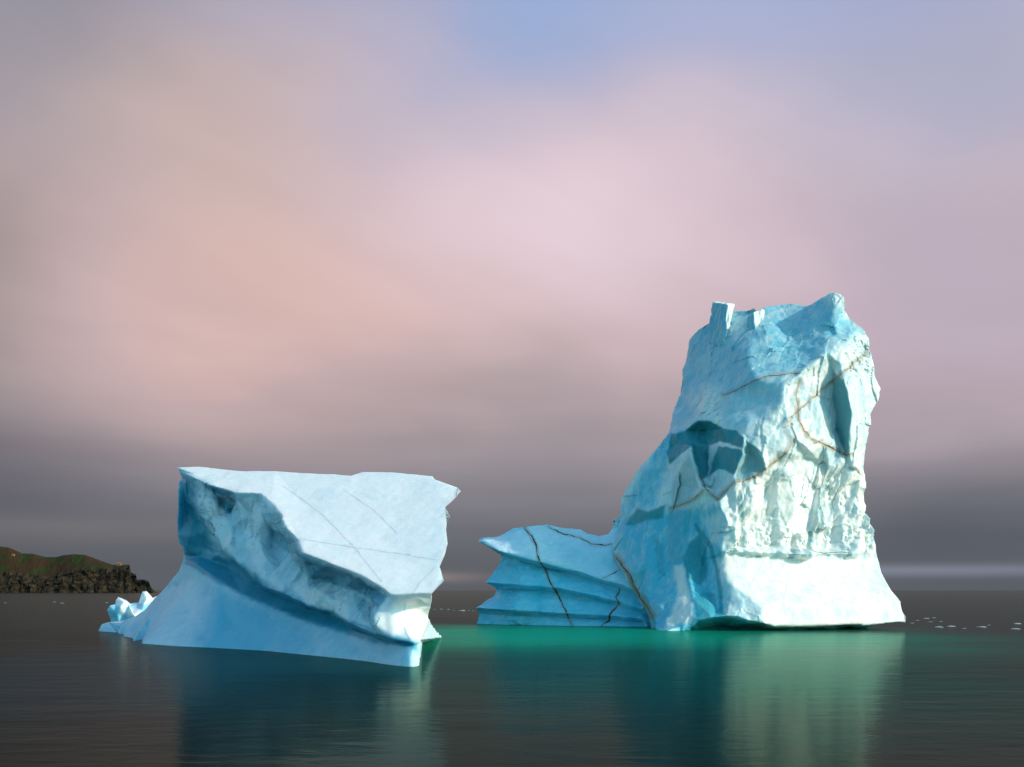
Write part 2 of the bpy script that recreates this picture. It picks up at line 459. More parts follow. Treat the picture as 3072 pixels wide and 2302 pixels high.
# ---------------------------------------------------------------- sea
def make_sea():
    m, N = new_mat('sea water'); t = N.t
    geo = N.n('ShaderNodeNewGeometry').outputs['Position']
    sp = N.n('ShaderNodeSeparateXYZ'); t.links.new(geo, sp.inputs[0]); X, Yc = sp.outputs[0], sp.outputs[1]
    wn = N.noise(N.mapping(geo, scale=(.6, 1, 1)), .045, 4, .55)
    wob = N.m('MULTIPLY', N.m('SUBTRACT', wn, .5), 1.1)
    def ell(cx, cy, rx, ry, lo=1.25, hi=.35):
        u = N.m('DIVIDE', N.m('SUBTRACT', X, cx), rx); v = N.m('DIVIDE', N.m('SUBTRACT', Yc, cy), ry)
        d = N.m('SQRT', N.m('ADD', N.m('MULTIPLY', u, u), N.m('MULTIPLY', v, v)))
        return N.mr(N.m('ADD', d, wob), lo, hi)
    g1 = ell(12, 88, 32, 32)          # shallow sunken shelf round and between the two bergs
    g2 = ell(2, 92, 24, 24)
    deep = (.004, .006, .006, 1)
    g0 = ell(7, 62, 22, 44, 1.2, .4); c0 = (.001, .022, .019, 1)
    c = N.mix(g1, N.mix(g0, deep, c0), (.001, .105, .072, 1)); c = N.mix(N.m('MULTIPLY', g2, .9), c, (.001, .28, .17, 1))
    berg_refl = ell(-17, 50, 20, 22)  # dark blue reflection of the left berg, painted into the water colour
    c = N.mix(N.m('MULTIPLY', berg_refl, .7), c, (.002, .016, .026, 1))
    w1 = N.noise(N.mapping(geo, scale=(.55, 1, 1)), 1.1, 4, .6, .4); w2 = N.noise(N.mapping(geo, scale=(.35, 1, 1)), .28, 3, .5)
    bp = N.n('ShaderNodeBump'); bp.inputs['Strength'].default_value = .16; bp.inputs['Distance'].default_value = .12
    N.put(bp.inputs['Height'], N.m('ADD', w1, N.m('MULTIPLY', w2, 2.2)))
    df = N.n('ShaderNodeBsdfDiffuse'); N.put(df.inputs[0], c)
    gl = N.n('ShaderNodeBsdfGlossy'); gl.inputs['Roughness'].default_value = .14; N.put(gl.inputs['Normal'], bp.outputs[0])
    N.put(gl.inputs['Color'], N.mix(N.m('MAXIMUM', g0, g1), (.76, .78, .68, 1), (.50, .86, .68, 1)))
    fr = N.n('ShaderNodeFresnel'); fr.inputs[0].default_value = 1.12
    mx = N.n('ShaderNodeMixShader'); N.put(mx.inputs[0], N.m('MULTIPLY', fr.outputs[0], .50))
    t.links.new(df.outputs[0], mx.inputs[1]); t.links.new(gl.outputs[0], mx.inputs[2])
    o = N.n('ShaderNodeOutputMaterial'); t.links.new(mx.outputs[0], o.inputs[0])
    rings = [0, 200, 800, 3000, 10000, 30000]; V = [(0, 0, 0)]; Fc = []; n = 64
    for r in rings[1:]:
        for i in range(n): V.append((r * math.cos(2 * math.pi * i / n), r * math.sin(2 * math.pi * i / n), 0))
    for i in range(n): Fc.append((0, 1 + i, 1 + (i + 1) % n))
    for k in range(len(rings) - 2):
        for i in range(n):
            a = 1 + k * n + i; b = 1 + k * n + (i + 1) % n; Fc.append((a, a + n, b + n, b))
    me = bpy.data.meshes.new('sea'); me.from_pydata(V, [], Fc); me.update(); me.materials.append(m)
    ob = bpy.data.objects.new('water', me); C.objects.link(ob); tag(ob, kind='structure')


make_sea()


def below(px, py, drop=1.0):
    Y = wy(py); return (px, HY + (CH + drop) / Y * F, Y)


def wl(pts): return [(a, b, wy(b)) for a, b in pts]


# ---------------------------------------------------------------- left iceberg
def plane3(a, b, c):
    A, B, D = P3(*a), P3(*b), P3(*c); n = np.cross(B - A, D - A); k = n @ (A - np.array([0, 0, CH]))
    return lambda px, py: k / (n @ np.array([(px - 1536) / F, 1, -(py - HY) / F]))


def left_berg():
    pl = plane3((1172, 1784, 53.5), (533, 1404, 82), (1380, 1474, 67))
    root = empty('iceberg', (-15, 66, 0))
    tag(root, 'low wedge shaped iceberg with a broad white sloping top and smooth blue foot', 'iceberg', 'icebergs afloat')
    top = [(533, 1404), (597, 1400), (660, 1408), (717, 1414), (825, 1414), (912, 1420), (1000, 1424), (1053, 1428), (1086, 1416), (1172, 1418),
           (1240, 1423), (1297, 1429), (1305, 1440), (1373, 1463), (1383, 1474), (1368, 1492)]
    right = [(1335, 1523), (1351, 1548), (1340, 1567), (1338, 1589), (1343, 1632), (1332, 1670), (1319, 1700), (1334, 1743)]
    out = [(x, y, pl(x, y)) for x, y in top + right]
    out += [(1297, 1781, pl(1297, 1781)), (1292, 1822, 58.5), (1284, 1849, 61), (1294, 1874, 68), (1325, 1912, 84)]
    wbot = [(1325, 1913), (1267, 1929), (1256, 1999), (1243, 2003), (1172, 1996), (1096, 1984), (955, 1969), (793, 1953), (630, 1944), (521, 1939), (429, 1932),
            (424, 1925), (401, 1923), (396, 1914), (373, 1910), (368, 1904), (355, 1901), (349, 1898), (296, 1894)]
    out += [below(x, y) for x, y in wbot]
    out += [(295, 1889, 97), (306, 1874, 97.5), (325, 1867, 98), (374, 1862, 98), (407, 1849, 95), (434, 1830, 93), (461, 1801, 91), (488, 1774, 89), (515, 1741, 87.5),
            (537, 1714, 86), (550, 1681, 85), (552, 1665, 85), (548, 1646, 84.5), (537, 1628, 83), (535, 1600, 82.5), (532, 1556, 82), (535, 1513, 82),
            (540, 1469, 82.5), (550, 1440, 83), (538, 1412, 82.2)]
    rim = [(533, 1404), (583, 1423), (576, 1431), (630, 1453), (700, 1477), (779, 1480), (814, 1507), (841, 1540), (863, 1583), (896, 1621), (909, 1659), (982, 1686),
           (1080, 1724), (1140, 1757), (1172, 1784), (1254, 1779), (1297, 1781)]
    RIM = [(x, y, pl(x, y)) for x, y in rim]; print('rim', RIM[-3:], pl(1334, 1743))
    under = [(1142, 1775, 56.3), (1176, 1799, 53.8), (1250, 1793, pl(1254, 1779) + .3), (1294, 1790, pl(1297, 1781) + .4)]      # just below the thick snow edge
    endf = [(1134, 1800, 54.9), (1124, 1840, 54.6), (1132, 1903, 54.0)]
    lip = [(576, 1431, 79.7), (588, 1490, 79.5), (597, 1540, 79), (628, 1570, 77.6), (651, 1594, 76.5), (668, 1648, 75.3), (711, 1678, 73.3), (760, 1735, 70.8), (798, 1762, 69.2), (852, 1781, 67),
           (923, 1817, 64.2), (1010, 1833, 60.8), (1048, 1865, 58.6), (1132, 1903, 54.0), (1172, 1917, 53.3), (1243, 1929, 52.6), (1262, 1920, 53.8), (1288, 1855, 60.5)]
    inner = [(590, 1548, 82.2), (622, 1584, 81.4), (643, 1606, 80.5), (658, 1656, 79.6), (704, 1690, 78.2), (752, 1745, 75.4), (792, 1772, 73.6), (848, 1793, 71.2),
             (919, 1829, 68.2), (1006, 1846, 64.4), (1044, 1878, 61.4), (1130, 1915, 56.6), (1172, 1927, 54.6), (1240, 1938, 53.0), (1262, 1932, 54.2)]
    crease = [(537, 1628, 83), (565, 1652, 83.3), (597, 1670, 82.8), (630, 1681, 81.6), (684, 1700, 80), (752, 1745, 75.4)]
    ramp = [(550, 1681, 85), (590, 1695, 81), (630, 1722, 78.5), (722, 1779, 74.2), (820, 1827, 70.2), (928, 1862, 65.6), (1037, 1890, 60.8), (1140, 1926, 56.2), (1236, 1950, 52.3)]
    wlin = wl(wbot)
    toes = []
    for tl_, d0 in (([(429, 1932), (450, 1893), (478, 1850), (512, 1800), (538, 1760)], 0), ([(401, 1923), (420, 1890), (446, 1850), (478, 1806)], 1), ([(373, 1910), (390, 1884), (420, 1852), (446, 1824)], 2), ([(355, 1901), (368, 1880), (388, 1860)], 3)):
        y0 = wy(tl_[0][1]); n_ = len(tl_)
        yy = [y0 + (86 + d0 * 2.4 - y0) * (i / (n_ - .5)) for i in range(n_)]
        toes.append([(a, b, y) for (a, b), y in zip(tl_, yy)])
        toes.append([(a - 5, b - (8 if i == 0 else 0), y + 6 * (1 - i / n_)) for i, ((a, b), y) in enumerate(zip(tl_, yy))])
    midramp = [[(480, 1900, 74.5), (545, 1800, 80), (570, 1740, 82)], [(700, 1870, 71.5), (660, 1800, 75.2)], [(860, 1910, 65.2)], [(1000, 1930, 60.2)], [(1120, 1958, 55.8)],
               [(1236, 1975, 52.0)]]
    spots = [(x, y, z) for ln in midramp if len(ln) == 1 for x, y, z in ln]
    # broken side wall between the snow edge and the lip: ribs, a niche, the deep hollow under the edge
    spots += [(612, 1475, 78.2), (640, 1500, 77.4), (668, 1500, 78.8), (684, 1530, 77.8), (700, 1505, 77.4), (722, 1500, 74.8), (735, 1560, 74.6), (700, 1580, 75.8), (655, 1555, 77.2),
              (742, 1600, 75.2), (760, 1540, 74.8), (790, 1540, 72.2), (780, 1620, 72.4), (800, 1680, 70.6), (760, 1680, 72), (720, 1630, 74), (826, 1590, 73), (818, 1640, 73.4),
              (840, 1700, 70.2), (866, 1640, 71.8), (855, 1740, 68.2), (880, 1680, 68.8), (905, 1700, 68.2), (872, 1762, 67.6), (928, 1735, 66.6), (1000, 1738, 64.0), (1037, 1770, 61.6), (1090, 1770, 59.6), (1118, 1811, 57.6),
              (925, 1770, 64.9), (972, 1784, 62), (1010, 1800, 61.2), (1050, 1815, 59.6), (1090, 1860, 57.6), (1064, 1838, 58.6), (1112, 1845, 57.2), (1118, 1885, 56.4), (1150, 1850, 54.1), (1165, 1830, 54.0),
              (1215, 1820, 54.3), (1225, 1870, 54.2), (1175, 1870, 53.8), (1262, 1830, 56.2), (1262, 1880, 56.6), (1200, 1905, 53.5),
              (560, 1500, 82.8), (565, 1560, 83.2), (575, 1610, 82.6), (620, 1640, 82), (640, 1662, 81.4), (560, 1460, 82.2)]
    spots += [(x, y, pl(x, y) + d) for x, y, d in [(900, 1500, .5), (1050, 1520, .4), (1200, 1500, .3), (1000, 1600, .3), (1150, 1620, .4), (1250, 1700, .2), (700, 1440, .1)]]
    lines = [RIM, under, endf, lip, inner, crease, ramp, wlin] + [l for l in midramp if len(l) > 1] + toes
    B = Body(out, lines, spots, thick=9, falloff=170, Lf=.19, Lb=.8)
    wallp = [(576, 1431), (700, 1482), (779, 1484), (841, 1545), (909, 1664), (1140, 1762), (1150, 1890), (1048, 1870), (852, 1785), (711, 1684), (597, 1560)]
    darkw = [(535, 1440), (576, 1440), (597, 1545), (660, 1660), (560, 1650), (530, 1600)]
    rampp = [(554, 1690), (722, 1779), (928, 1862), (1140, 1926), (1250, 1950), (1260, 2010), (429, 1945), (280, 1900), (300, 1860), (410, 1850)]
    endp = [(1134, 1800), (1290, 1790), (1290, 1860), (1260, 1930), (1140, 1905)]
    topp = [(520, 1395), (583, 1427), (700, 1480), (779, 1482), (863, 1585), (909, 1660), (1172, 1785), (1300, 1781), (1400, 1600), (1400, 1400)]
    toep = [(280, 1840), (500, 1780), (515, 1800), (450, 1890), (430, 1945), (280, 1910)]
    B.smooth(.25, [(rampp, .5, 30), (endp, 1., 20), (topp, .35, 8), (wallp, .12, 12), (toep, .08, 6)], 6)
    toep = [(280, 1840), (500, 1780), (515, 1800), (450, 1890), (430, 1945), (280, 1910)]
    B.smooth(0, [(rampp, 1., 12), (endp, .10, 20), (toep, .0, 10)], 40)
    r = B.field(.1, [(wallp, .42, 20), (darkw, .3, 12), (rampp, .07, 20), (topp, .05, 12), (endp, .05, 12)]) * (~B.back) + .6 * B.bk
    f = B.field(.0, [(wallp, .38, 14), (darkw, .15, 12)])
    S = B.P.copy(); sh = S.copy(); sh[:, 0] -= .35 * S[:, 2]
    B.disp(r * fbm(S, .55, 5, .5, 3))
    B.push(f * shards(sh, (2.2, 2.2, 4.2), 21) + f * .3 * shards(sh, (.8, .8, 1.6), 25) + f * .2 * fbm(sh * np.array([1, 1, .5]), .9, 4, .55, 29, True), (-.5, -.8, .0))
    tl = [(847, 1458), (955, 1534), (1058, 1637), (1145, 1746)]; t2 = [(896, 1616), (1064, 1643), (1200, 1662), (1313, 1681)]; t3 = [(1030, 1470), (1120, 1530), (1190, 1600)]
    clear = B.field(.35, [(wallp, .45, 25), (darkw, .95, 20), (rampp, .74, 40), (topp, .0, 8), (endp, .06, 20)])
    shade_band = [(554, 1640), (700, 1680), (852, 1780), (1132, 1900), (1250, 1925), (1250, 1950), (1140, 1930), (928, 1868), (722, 1785), (554, 1690)]  # undercut below the lip; its shade is put into the ice colour
    w = soft_in(proj(B.P), shade_band, 20); clear = clear * (1 - w) + w * .95
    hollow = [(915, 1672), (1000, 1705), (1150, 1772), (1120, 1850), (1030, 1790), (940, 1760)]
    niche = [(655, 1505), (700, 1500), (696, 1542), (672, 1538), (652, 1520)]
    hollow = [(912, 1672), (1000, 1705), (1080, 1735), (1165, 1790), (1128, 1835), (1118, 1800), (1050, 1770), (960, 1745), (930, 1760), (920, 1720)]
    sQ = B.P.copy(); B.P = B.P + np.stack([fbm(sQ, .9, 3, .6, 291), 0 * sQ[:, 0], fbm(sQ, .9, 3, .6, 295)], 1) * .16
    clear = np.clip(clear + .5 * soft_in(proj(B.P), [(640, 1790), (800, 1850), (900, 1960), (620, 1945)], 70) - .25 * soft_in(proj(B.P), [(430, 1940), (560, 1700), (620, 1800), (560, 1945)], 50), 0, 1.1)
    tint = B.field(0, [(darkw, .75, 16), (hollow, .72, 6), (niche, .8, 4), (shade_band, .85, 8),  # undercut band and hollow: recess shade painted in as darker teal
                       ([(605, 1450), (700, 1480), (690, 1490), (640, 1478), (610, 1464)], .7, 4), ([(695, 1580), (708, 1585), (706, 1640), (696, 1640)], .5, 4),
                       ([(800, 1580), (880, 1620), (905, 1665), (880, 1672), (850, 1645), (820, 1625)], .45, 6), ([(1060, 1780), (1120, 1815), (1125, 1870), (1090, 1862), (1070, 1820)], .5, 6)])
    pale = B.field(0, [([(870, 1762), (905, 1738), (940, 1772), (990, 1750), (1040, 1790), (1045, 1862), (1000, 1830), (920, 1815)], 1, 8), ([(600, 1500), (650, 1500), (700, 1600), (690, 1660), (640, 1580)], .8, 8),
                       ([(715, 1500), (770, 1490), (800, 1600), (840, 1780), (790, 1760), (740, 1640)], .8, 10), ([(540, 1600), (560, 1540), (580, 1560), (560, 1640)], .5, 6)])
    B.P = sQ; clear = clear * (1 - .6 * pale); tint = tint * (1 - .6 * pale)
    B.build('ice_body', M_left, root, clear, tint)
    for i, l in enumerate((tl, t2, t3)):
        seam(B, l, 3.0, M_line, root, 'refrozen_crack', 1.0, 40 + i, .012)
    seam(B, [(1312, 1700), (1262, 1745), (1238, 1785)], 3, M_line, root, 'refrozen_crack', 1.2, 47)
    seam(B, [(1215, 1800), (1212, 1880), (1228, 1918)], 3, M_line, root, 'refrozen_crack', 1.2, 48)


left_berg()


# ---------------------------------------------------------------- right iceberg: tower and low arm
def right_berg():
    root = empty('iceberg', (25, 104, 0))
    tag(root, 'tall tower iceberg crossed by brown dirt seams with a low fluted arm on its side', 'iceberg', 'icebergs afloat')
    # ---- tower
    out = [(1838, 1634, 110), (1858, 1571, 110), (1865, 1521, 110.5), (1870, 1481, 111), (1899, 1427, 111), (1931, 1386, 111), (1967, 1341, 111), (2003, 1300, 111.5),
           (2010, 1284, 112), (2017, 1243, 112), (2044, 1184, 113), (2048, 1112, 114), (2062, 1067, 115), (2066, 1024, 115.5), (2094, 990, 116), (2134, 967, 116.5),
           (2160, 950, 117), (2202, 930, 118), (2238, 931, 118), (2263, 925, 117), (2277, 936, 118), (2297, 920, 118.5), (2360, 913, 118.5), (2419, 920, 117), (2455, 900, 114.5),
           (2491, 879, 112.5), (2503, 876, 112), (2523, 881, 112), (2537, 895, 112), (2534, 927, 111.5), (2555, 958, 111.5), (2582, 979, 111), (2607, 1017, 111), (2611, 1053, 111),
           (2620, 1126, 111), (2643, 1166, 111.5), (2632, 1207, 111), (2611, 1243, 110.5), (2608, 1290, 110), (2604, 1325, 109.5), (2600, 1336, 109.5), (2593, 1404, 109), (2598, 1431, 109), (2589, 1481, 108.5), (2598, 1540, 108),
           (2618, 1589, 107.5), (2629, 1634, 107), (2634, 1675, 106.5), (2645, 1720, 105.5), (2672, 1770, 104), (2704, 1806, 102.8), (2711, 1838, 102.2), (2719, 1851, 101.8), (2716, 1867, 101.6),
           (2655, 1873, 102.5), (2612, 1880, 103.6)]
    wb = [(2574, 1886), (2450, 1889), (2300, 1890), (2150, 1889), (2092, 1890), (2044, 1892), (2003, 1893), (1971, 1890), (1958, 1884)]
    out += [below(*p) for p in wb]
    out += [(1950, 1868, 106.5), (1931, 1824, 107), (1899, 1766, 108), (1865, 1711, 109), (1856, 1693, 109), (1843, 1662, 110)]
    edge = [(2716, 1867, 101.6), (2609, 1874, 100.6), (2518, 1876, 99.6), (2428, 1880, 98.7), (2374, 1881, 98.2), (2329, 1881, 97.8), (2301, 1874, 97.6), (2256, 1863, 97.4), (2220, 1850, 97.4),
            (2180, 1847, 97.8), (2134, 1852, 98.2), (2094, 1860, 98.6), (2075, 1879, 99), (2044, 1889, 99)]
    Wb = wl(wb)
    notch = [(2170, 1655, 101.6), (2300, 1658, 102.4), (2430, 1662, 103.8), (2560, 1660, 105.4), (2631, 1655, 106.8)]
    notch2 = [(2168, 1668, 102.2), (2300, 1672, 103.2), (2430, 1677, 104.4), (2560, 1674, 105.9), (2634, 1675, 106.5)]
    apr = [(2168, 1707, 101.4), (2240, 1720, 101.9), (2350, 1730, 102.5), (2480, 1735, 103.6), (2600, 1735, 105.0)]
    apr2 = [(2260, 1790, 99.5), (2350, 1800, 99.8), (2480, 1800, 101), (2600, 1800, 102.2), (2680, 1810, 102.8)]
    ridge = [(2168, 1668, 102.2), (2168, 1707, 101.4), (2198, 1761, 100.2), (2229, 1793, 99.3), (2292, 1820, 98.5), (2312, 1874, 97.7)]
    upridge = [(2152, 1503, 103.2), (2180, 1571, 102.3), (2170, 1655, 101.6)]
    # boundary between the blue saddle and the broken sunward face
    sad = [(2582, 979, 111), (2550, 1010, 109.5), (2518, 1044, 108.2), (2473, 1058, 107.8), (2428, 1103, 107), (2405, 1121, 106.3), (2365, 1148, 105.8), (2356, 1189, 105.4), (2330, 1235, 105.0), (2298, 1265, 104.8), (2247, 1284, 104.6), (2208, 1290, 104.8)]
    alc = [(2003, 1300, 111.5), (2013, 1303, 110.6), (2056, 1293, 108.2), (2096, 1260, 106.3), (2133, 1266, 105.8), (2169, 1286, 105.2), (2208, 1290, 104.8), (2236, 1312, 104.3), (2281, 1353, 103.6), (2294, 1397, 103.4), (2302, 1415, 103.5)]
    alcin = [(2117, 1293, 109.6), (2127, 1336, 109.4), (2117, 1365, 109.6), (2121, 1428, 108.2), (2127, 1449, 107), (2148, 1490, 104.6)]
    alcback = [(2127, 1336, 109.4), (2160, 1326, 107.9), (2190, 1331, 106.5), (2228, 1349, 104.3)]
    facb = [(2156, 1339, 107.7), (2133, 1396, 108.5), (2158, 1408, 106.6), (2180, 1420, 105.6), (2200, 1428, 104.3)]
    cedge = [(2236, 1312, 104.3), (2228, 1349, 104.3), (2229, 1361, 104.1), (2212, 1397, 104.2), (2200, 1428, 104.3), (2202, 1447, 104.0)]
    trib = [(2020, 1335, 111), (2052, 1330, 109.8), (2080, 1335, 109.2), (2098, 1400, 108.2), (2110, 1450, 106.6)]
    tri = [(2069, 1341, 106.6), (2040, 1366, 107.6), (2009, 1397, 109.0), (2011, 1450, 108.4), (2012, 1530, 107.0), (2066, 1505, 105.0), (2106, 1469, 104.4), (2086, 1407, 105.0), (2069, 1341, 106.6)]
    leftr = [(2003, 1377, 109.5), (1990, 1440, 109), (1960, 1490, 108.4), (2005, 1515, 107.6)]
    ll = [(1880, 1560, 109), (1930, 1525, 107.8), (2000, 1520, 107.2)]
    rib = [(2050, 1540, 105.2), (2045, 1600, 104.8), (2035, 1690, 104.2), (2060, 1700, 103.4), (2078, 1790, 101), (2070, 1850, 99.2), (2040, 1880, 99)]
    rib2 = [(2000, 1560, 106.4), (2000, 1650, 105.8), (2010, 1750, 104.4), (2000, 1840, 101.6), (2003, 1885, 99.6)]
    dip = [(2100, 1580, 105.2), (2110, 1680, 104.4), (2120, 1780, 102), (2150, 1840, 99.5)]
    slitL = [(2498, 1114, 108.6), (2499, 1199, 109.0), (2507, 1278, 108.9), (2525, 1339, 108.4), (2539, 1366, 107.4)]
    slitR = [(2498, 1114, 108.6), (2533, 1140, 106.6), (2547, 1188, 106.2), (2557, 1239, 106.0), (2552, 1292, 106.2), (2549, 1358, 106.6)]
    slitR2 = [(2562, 1180, 107.6), (2572, 1240, 107.4), (2566, 1300, 107.2)]
    ft = [(2356, 1189, 105.4), (2362, 1264, 104.8), (2380, 1313, 104.2), (2360, 1359, 103.8)]
    crest = [(2455, 900, 114.5), (2440, 960, 112.6), (2425, 1020, 110.8), (2400, 1080, 108.9)]
    flutes = []
    for k, (x0, y0, x1, y1, d) in enumerate([(2410, 1370, 2395, 1640, 0), (2470, 1400, 2410, 1645, 1.7), (2490, 1400, 2440, 1640, .0), (2250, 1470, 2245, 1640, .2), (2225, 1440, 2215, 1640, 1.4), (2300, 1450, 2310, 1640, 1.2),
                                             (2335, 1400, 2340, 1640, .1), (2500, 1500, 2470, 1645, 1.5), (2545, 1400, 2530, 1640, .1)]):
        b0 = 102.6 + (x0 - 2170) * .0125; b1 = 101.9 + (x1 - 2170) * .0118
        flutes.append([(x0, y0, b0 + d * .7), ((x0 + x1) / 2 - 3, (y0 + y1) / 2, (b0 + b1) / 2 + d * .7), (x1, y1, b1 + d * .6)])
    spots = [(2300, 1000, 113.5), (2240, 1060, 111.5), (2330, 1080, 110.2), (2180, 1040, 113), (2100, 1060, 113.8), (2140, 1120, 111.5), (2260, 1140, 108.2), (2200, 1180, 107.8), (2240, 1230, 107.2), (2290, 1190, 107.4), (2180, 1240, 106.4),
             (2120, 1190, 108.8), (2080, 1240, 109.6), (2360, 960, 116), (2380, 1020, 112.6), (2060, 1180, 112), (2500, 930, 111.2), (2520, 1000, 110), (2480, 990, 110.4), (2040, 1270, 110.2),
             (2430, 1180, 106.9), (2460, 1250, 106.6), (2420, 1290, 105.6), (2400, 1210, 106.2), (2470, 1330, 105.6), (2440, 1360, 104.9), (2520, 1090, 107.6), (2560, 1060, 109), (2580, 1100, 108.8), (2590, 1170, 109), (2580, 1240, 108.2), (2575, 1320, 107.6), (2560, 1400, 106.9),
             (2255, 1362, 105.0), (2270, 1402, 104.6), (2238, 1412, 104.8), (2300, 1310, 104.0), (2330, 1350, 103.7), (2340, 1290, 104.6), (1900, 1640, 107.6), (1940, 1600, 106.8), (1900, 1720, 106.9), (1950, 1700, 105.6), (1940, 1790, 105), (1960, 1850, 103.4), (1880, 1600, 108.2), (1900, 1500, 109.2), (1940, 1450, 109.4), (1970, 1400, 109.8),
             (2190, 1800, 99.6), (2240, 1840, 98.2), (2150, 1760, 101.2), (2140, 1700, 102.8), (2140, 1600, 103.6), (2110, 1520, 104.8), (2190, 1470, 104.2), (2260, 1432, 104.0), (2270, 1855, 97.4), (2450, 1850, 99.2), (2580, 1850, 100.6)]
    def adj(p):
        x, y, Y = p
        if y > 1884 or y > 1771 and abs(Y - wy(y)) < .2: return p
        k = .02 + .03 * min(1, max(0, (1350 - y) / 200)) if y < 1560 else .02 * min(1, max(0, (1880 - y) / 320))
        return (x, y, Y + k * max(0, (2250 if y < 1300 else 2190) - x))
    out = [adj(p) for p in out]; spots = [adj(p) for p in spots]
    for L_ in (edge, notch, notch2, apr, apr2, ridge, upridge, sad, alc, alcin, alcback, facb, cedge, trib, tri, leftr, ll, rib, rib2, dip, slitL, slitR, slitR2, ft, crest):
        L_[:] = [adj(p) for p in L_]
    B = Body(out, [edge, Wb, notch, notch2, apr, apr2, ridge, upridge, sad, alc, alcin, alcback, facb, cedge, trib, tri, leftr, ll, rib, rib2, dip, slitL, slitR, slitR2, ft, crest] + flutes,
             spots, thick=14, falloff=260, Lf=.2, Lb=1.0)
    apron = [(2168, 1668), (2430, 1677), (2634, 1672), (2680, 1770), (2730, 1870), (2374, 1890), (2300, 1880), (2292, 1822), (2200, 1765), (2166, 1707)]
    saddle = [(2003, 1290), (2040, 1110), (2066, 1000), (2200, 900), (2460, 890), (2600, 980), (2473, 1060), (2360, 1150), (2350, 1200), (2247, 1290), (2100, 1262)]
    bowl = [(2175, 1175), (2300, 1150), (2350, 1160), (2345, 1195), (2300, 1255), (2240, 1278), (2175, 1275)]
    rug = [(2180, 1440), (2320, 1400), (2370, 1340), (2600, 1390), (2640, 1660), (2175, 1660)]
    mid = [(2240, 1290), (2360, 1190), (2500, 1060), (2610, 1000), (2650, 1160), (2600, 1400), (2300, 1420)]
    low = [(1838, 1600), (1880, 1540), (2160, 1520), (2170, 1700), (2290, 1830), (2290, 1900), (1960, 1900)]
    slope = [(1850, 1560), (2003, 1290), (2060, 1285), (2000, 1400), (1960, 1520)]
    B.smooth(.3, [(apron, 1, 16), (bowl, 1, 20), (saddle, .6, 20), (rug, .8, 20)], 5)
    B.smooth(0, [(apron, 1, 16), (bowl, 1, 30), (saddle, .5, 30)], 30)
    alcp = [(2008, 1305), (2098, 1258), (2238, 1311), (2297, 1400), (2230, 1440), (2125, 1425), (2060, 1420), (2000, 1400)]
    r = B.field(.25, [(saddle, .22, 30), (bowl, .05, 16), (apron, .05, 10), (low, .22, 20), (slope, .5, 15)]) * (~B.back) + 1.0 * B.bk
    f1 = B.field(.45, [(saddle, .22, 30), (bowl, .03, 16), (rug, .38, 30), (mid, .2, 30), (low, .13, 30), (slope, .16, 15), (apron, .0, 8), (alcp, .1, 10)])
    S = B.P.copy(); sh = S.copy(); sh[:, 0] -= .3 * S[:, 2]
    B.disp(r * fbm(S, .45, 5, .55, 11))
    crumb = B.field(0, [([(2110, 1160), (2160, 1165), (2172, 1280), (2100, 1250), (2075, 1210)], 1, 22), ([(2120, 1000), (2175, 1010), (2150, 1140), (2130, 1120)], .8, 18), ([(2540, 1000), (2605, 1030), (2610, 1120), (2560, 1130)], .6, 20), ([(2480, 1560), (2620, 1580), (2630, 1655), (2470, 1655)], .6, 25), ([(2230, 1580), (2420, 1600), (2420, 1655), (2190, 1655)], .5, 20)])
    panel = B.field(0, [([(2310, 1420), (2400, 1380), (2470, 1400), (2430, 1600), (2330, 1640)], 1, 18), ([(2205, 1445), (2300, 1405), (2310, 1500), (2215, 1560)], .5, 18)])
    rugm = B.field(0, [(rug, 1., 35), (mid, .22, 30)])
    u = (sh[:, 0] + 2.2 * fbm(S, .22, 3, .5, 71)) / 2.7; u2 = u - np.floor(u); tw = np.where(u2 < .55, u2 / .55, (1 - u2) / .45)
    fl = tw * (.75 + .7 * fbm(S, .3, 2, .5, 73))
    u = (sh[:, 0] - .3 * S[:, 2] + 1.2 * fbm(S, .5, 3, .5, 75)) / 1.15; u2 = u - np.floor(u); fl2 = np.where(u2 < .6, u2 / .6, (1 - u2) / .4) * np.clip(.5 + fbm(S, .35, 2, .5, 79), 0, 1)
    B.push(f1 * 2.0 * shards(sh, (3.0, 3.2, 5.0), 41) + crumb * (.45 * shards(S, (.7, .7, .6), 57) + .3 * fbm(S, 1.5, 3, .6, 58, True)) + f1 * .35 * shards(sh, (1.1, 1.2, 2.3), 51) + f1 * .08 * shards(S, (.5, .6, .7), 55)
           + rugm * (1 - .8 * panel) * (.85 * fl + .45 * fl2 - .6 + .12 * fbm(S, 1.6, 2, .6, 65, True)), (.15, -1, -.1))
    B.P = relax(B.P, B.T, np.where(B.bound, 0, .4), 1)
    clear = B.field(.38, [(saddle, .72, 30), (bowl, .6, 20), (rug, .12, 30), (mid, .3, 30), (low, .95, 24), (slope, .85, 15), (apron, .04, 12)])  # low is blue ice; shade of saddle, slope and low deepened in colour
    slit = [(2497, 1112), (2533, 1140), (2547, 1188), (2557, 1239), (2552, 1292), (2549, 1358), (2539, 1366), (2525, 1339), (2507, 1278), (2499, 1199)]
    facA = [(2013, 1303), (2056, 1293), (2096, 1260), (2133, 1266), (2169, 1286), (2208, 1290), (2236, 1312), (2227, 1347), (2190, 1331), (2160, 1326), (2127, 1336), (2121, 1430), (2102, 1440), (2086, 1400), (2072, 1338), (2040, 1364), (2009, 1395), (2002, 1365)]
    facB = [(2156, 1340), (2227, 1349), (2229, 1361), (2212, 1397), (2200, 1426), (2180, 1414), (2158, 1405), (2127, 1428), (2132, 1399)]
    facC = [(2237, 1316), (2281, 1353), (2294, 1397), (2300, 1420), (2250, 1440), (2203, 1445), (2213, 1397), (2230, 1361)]
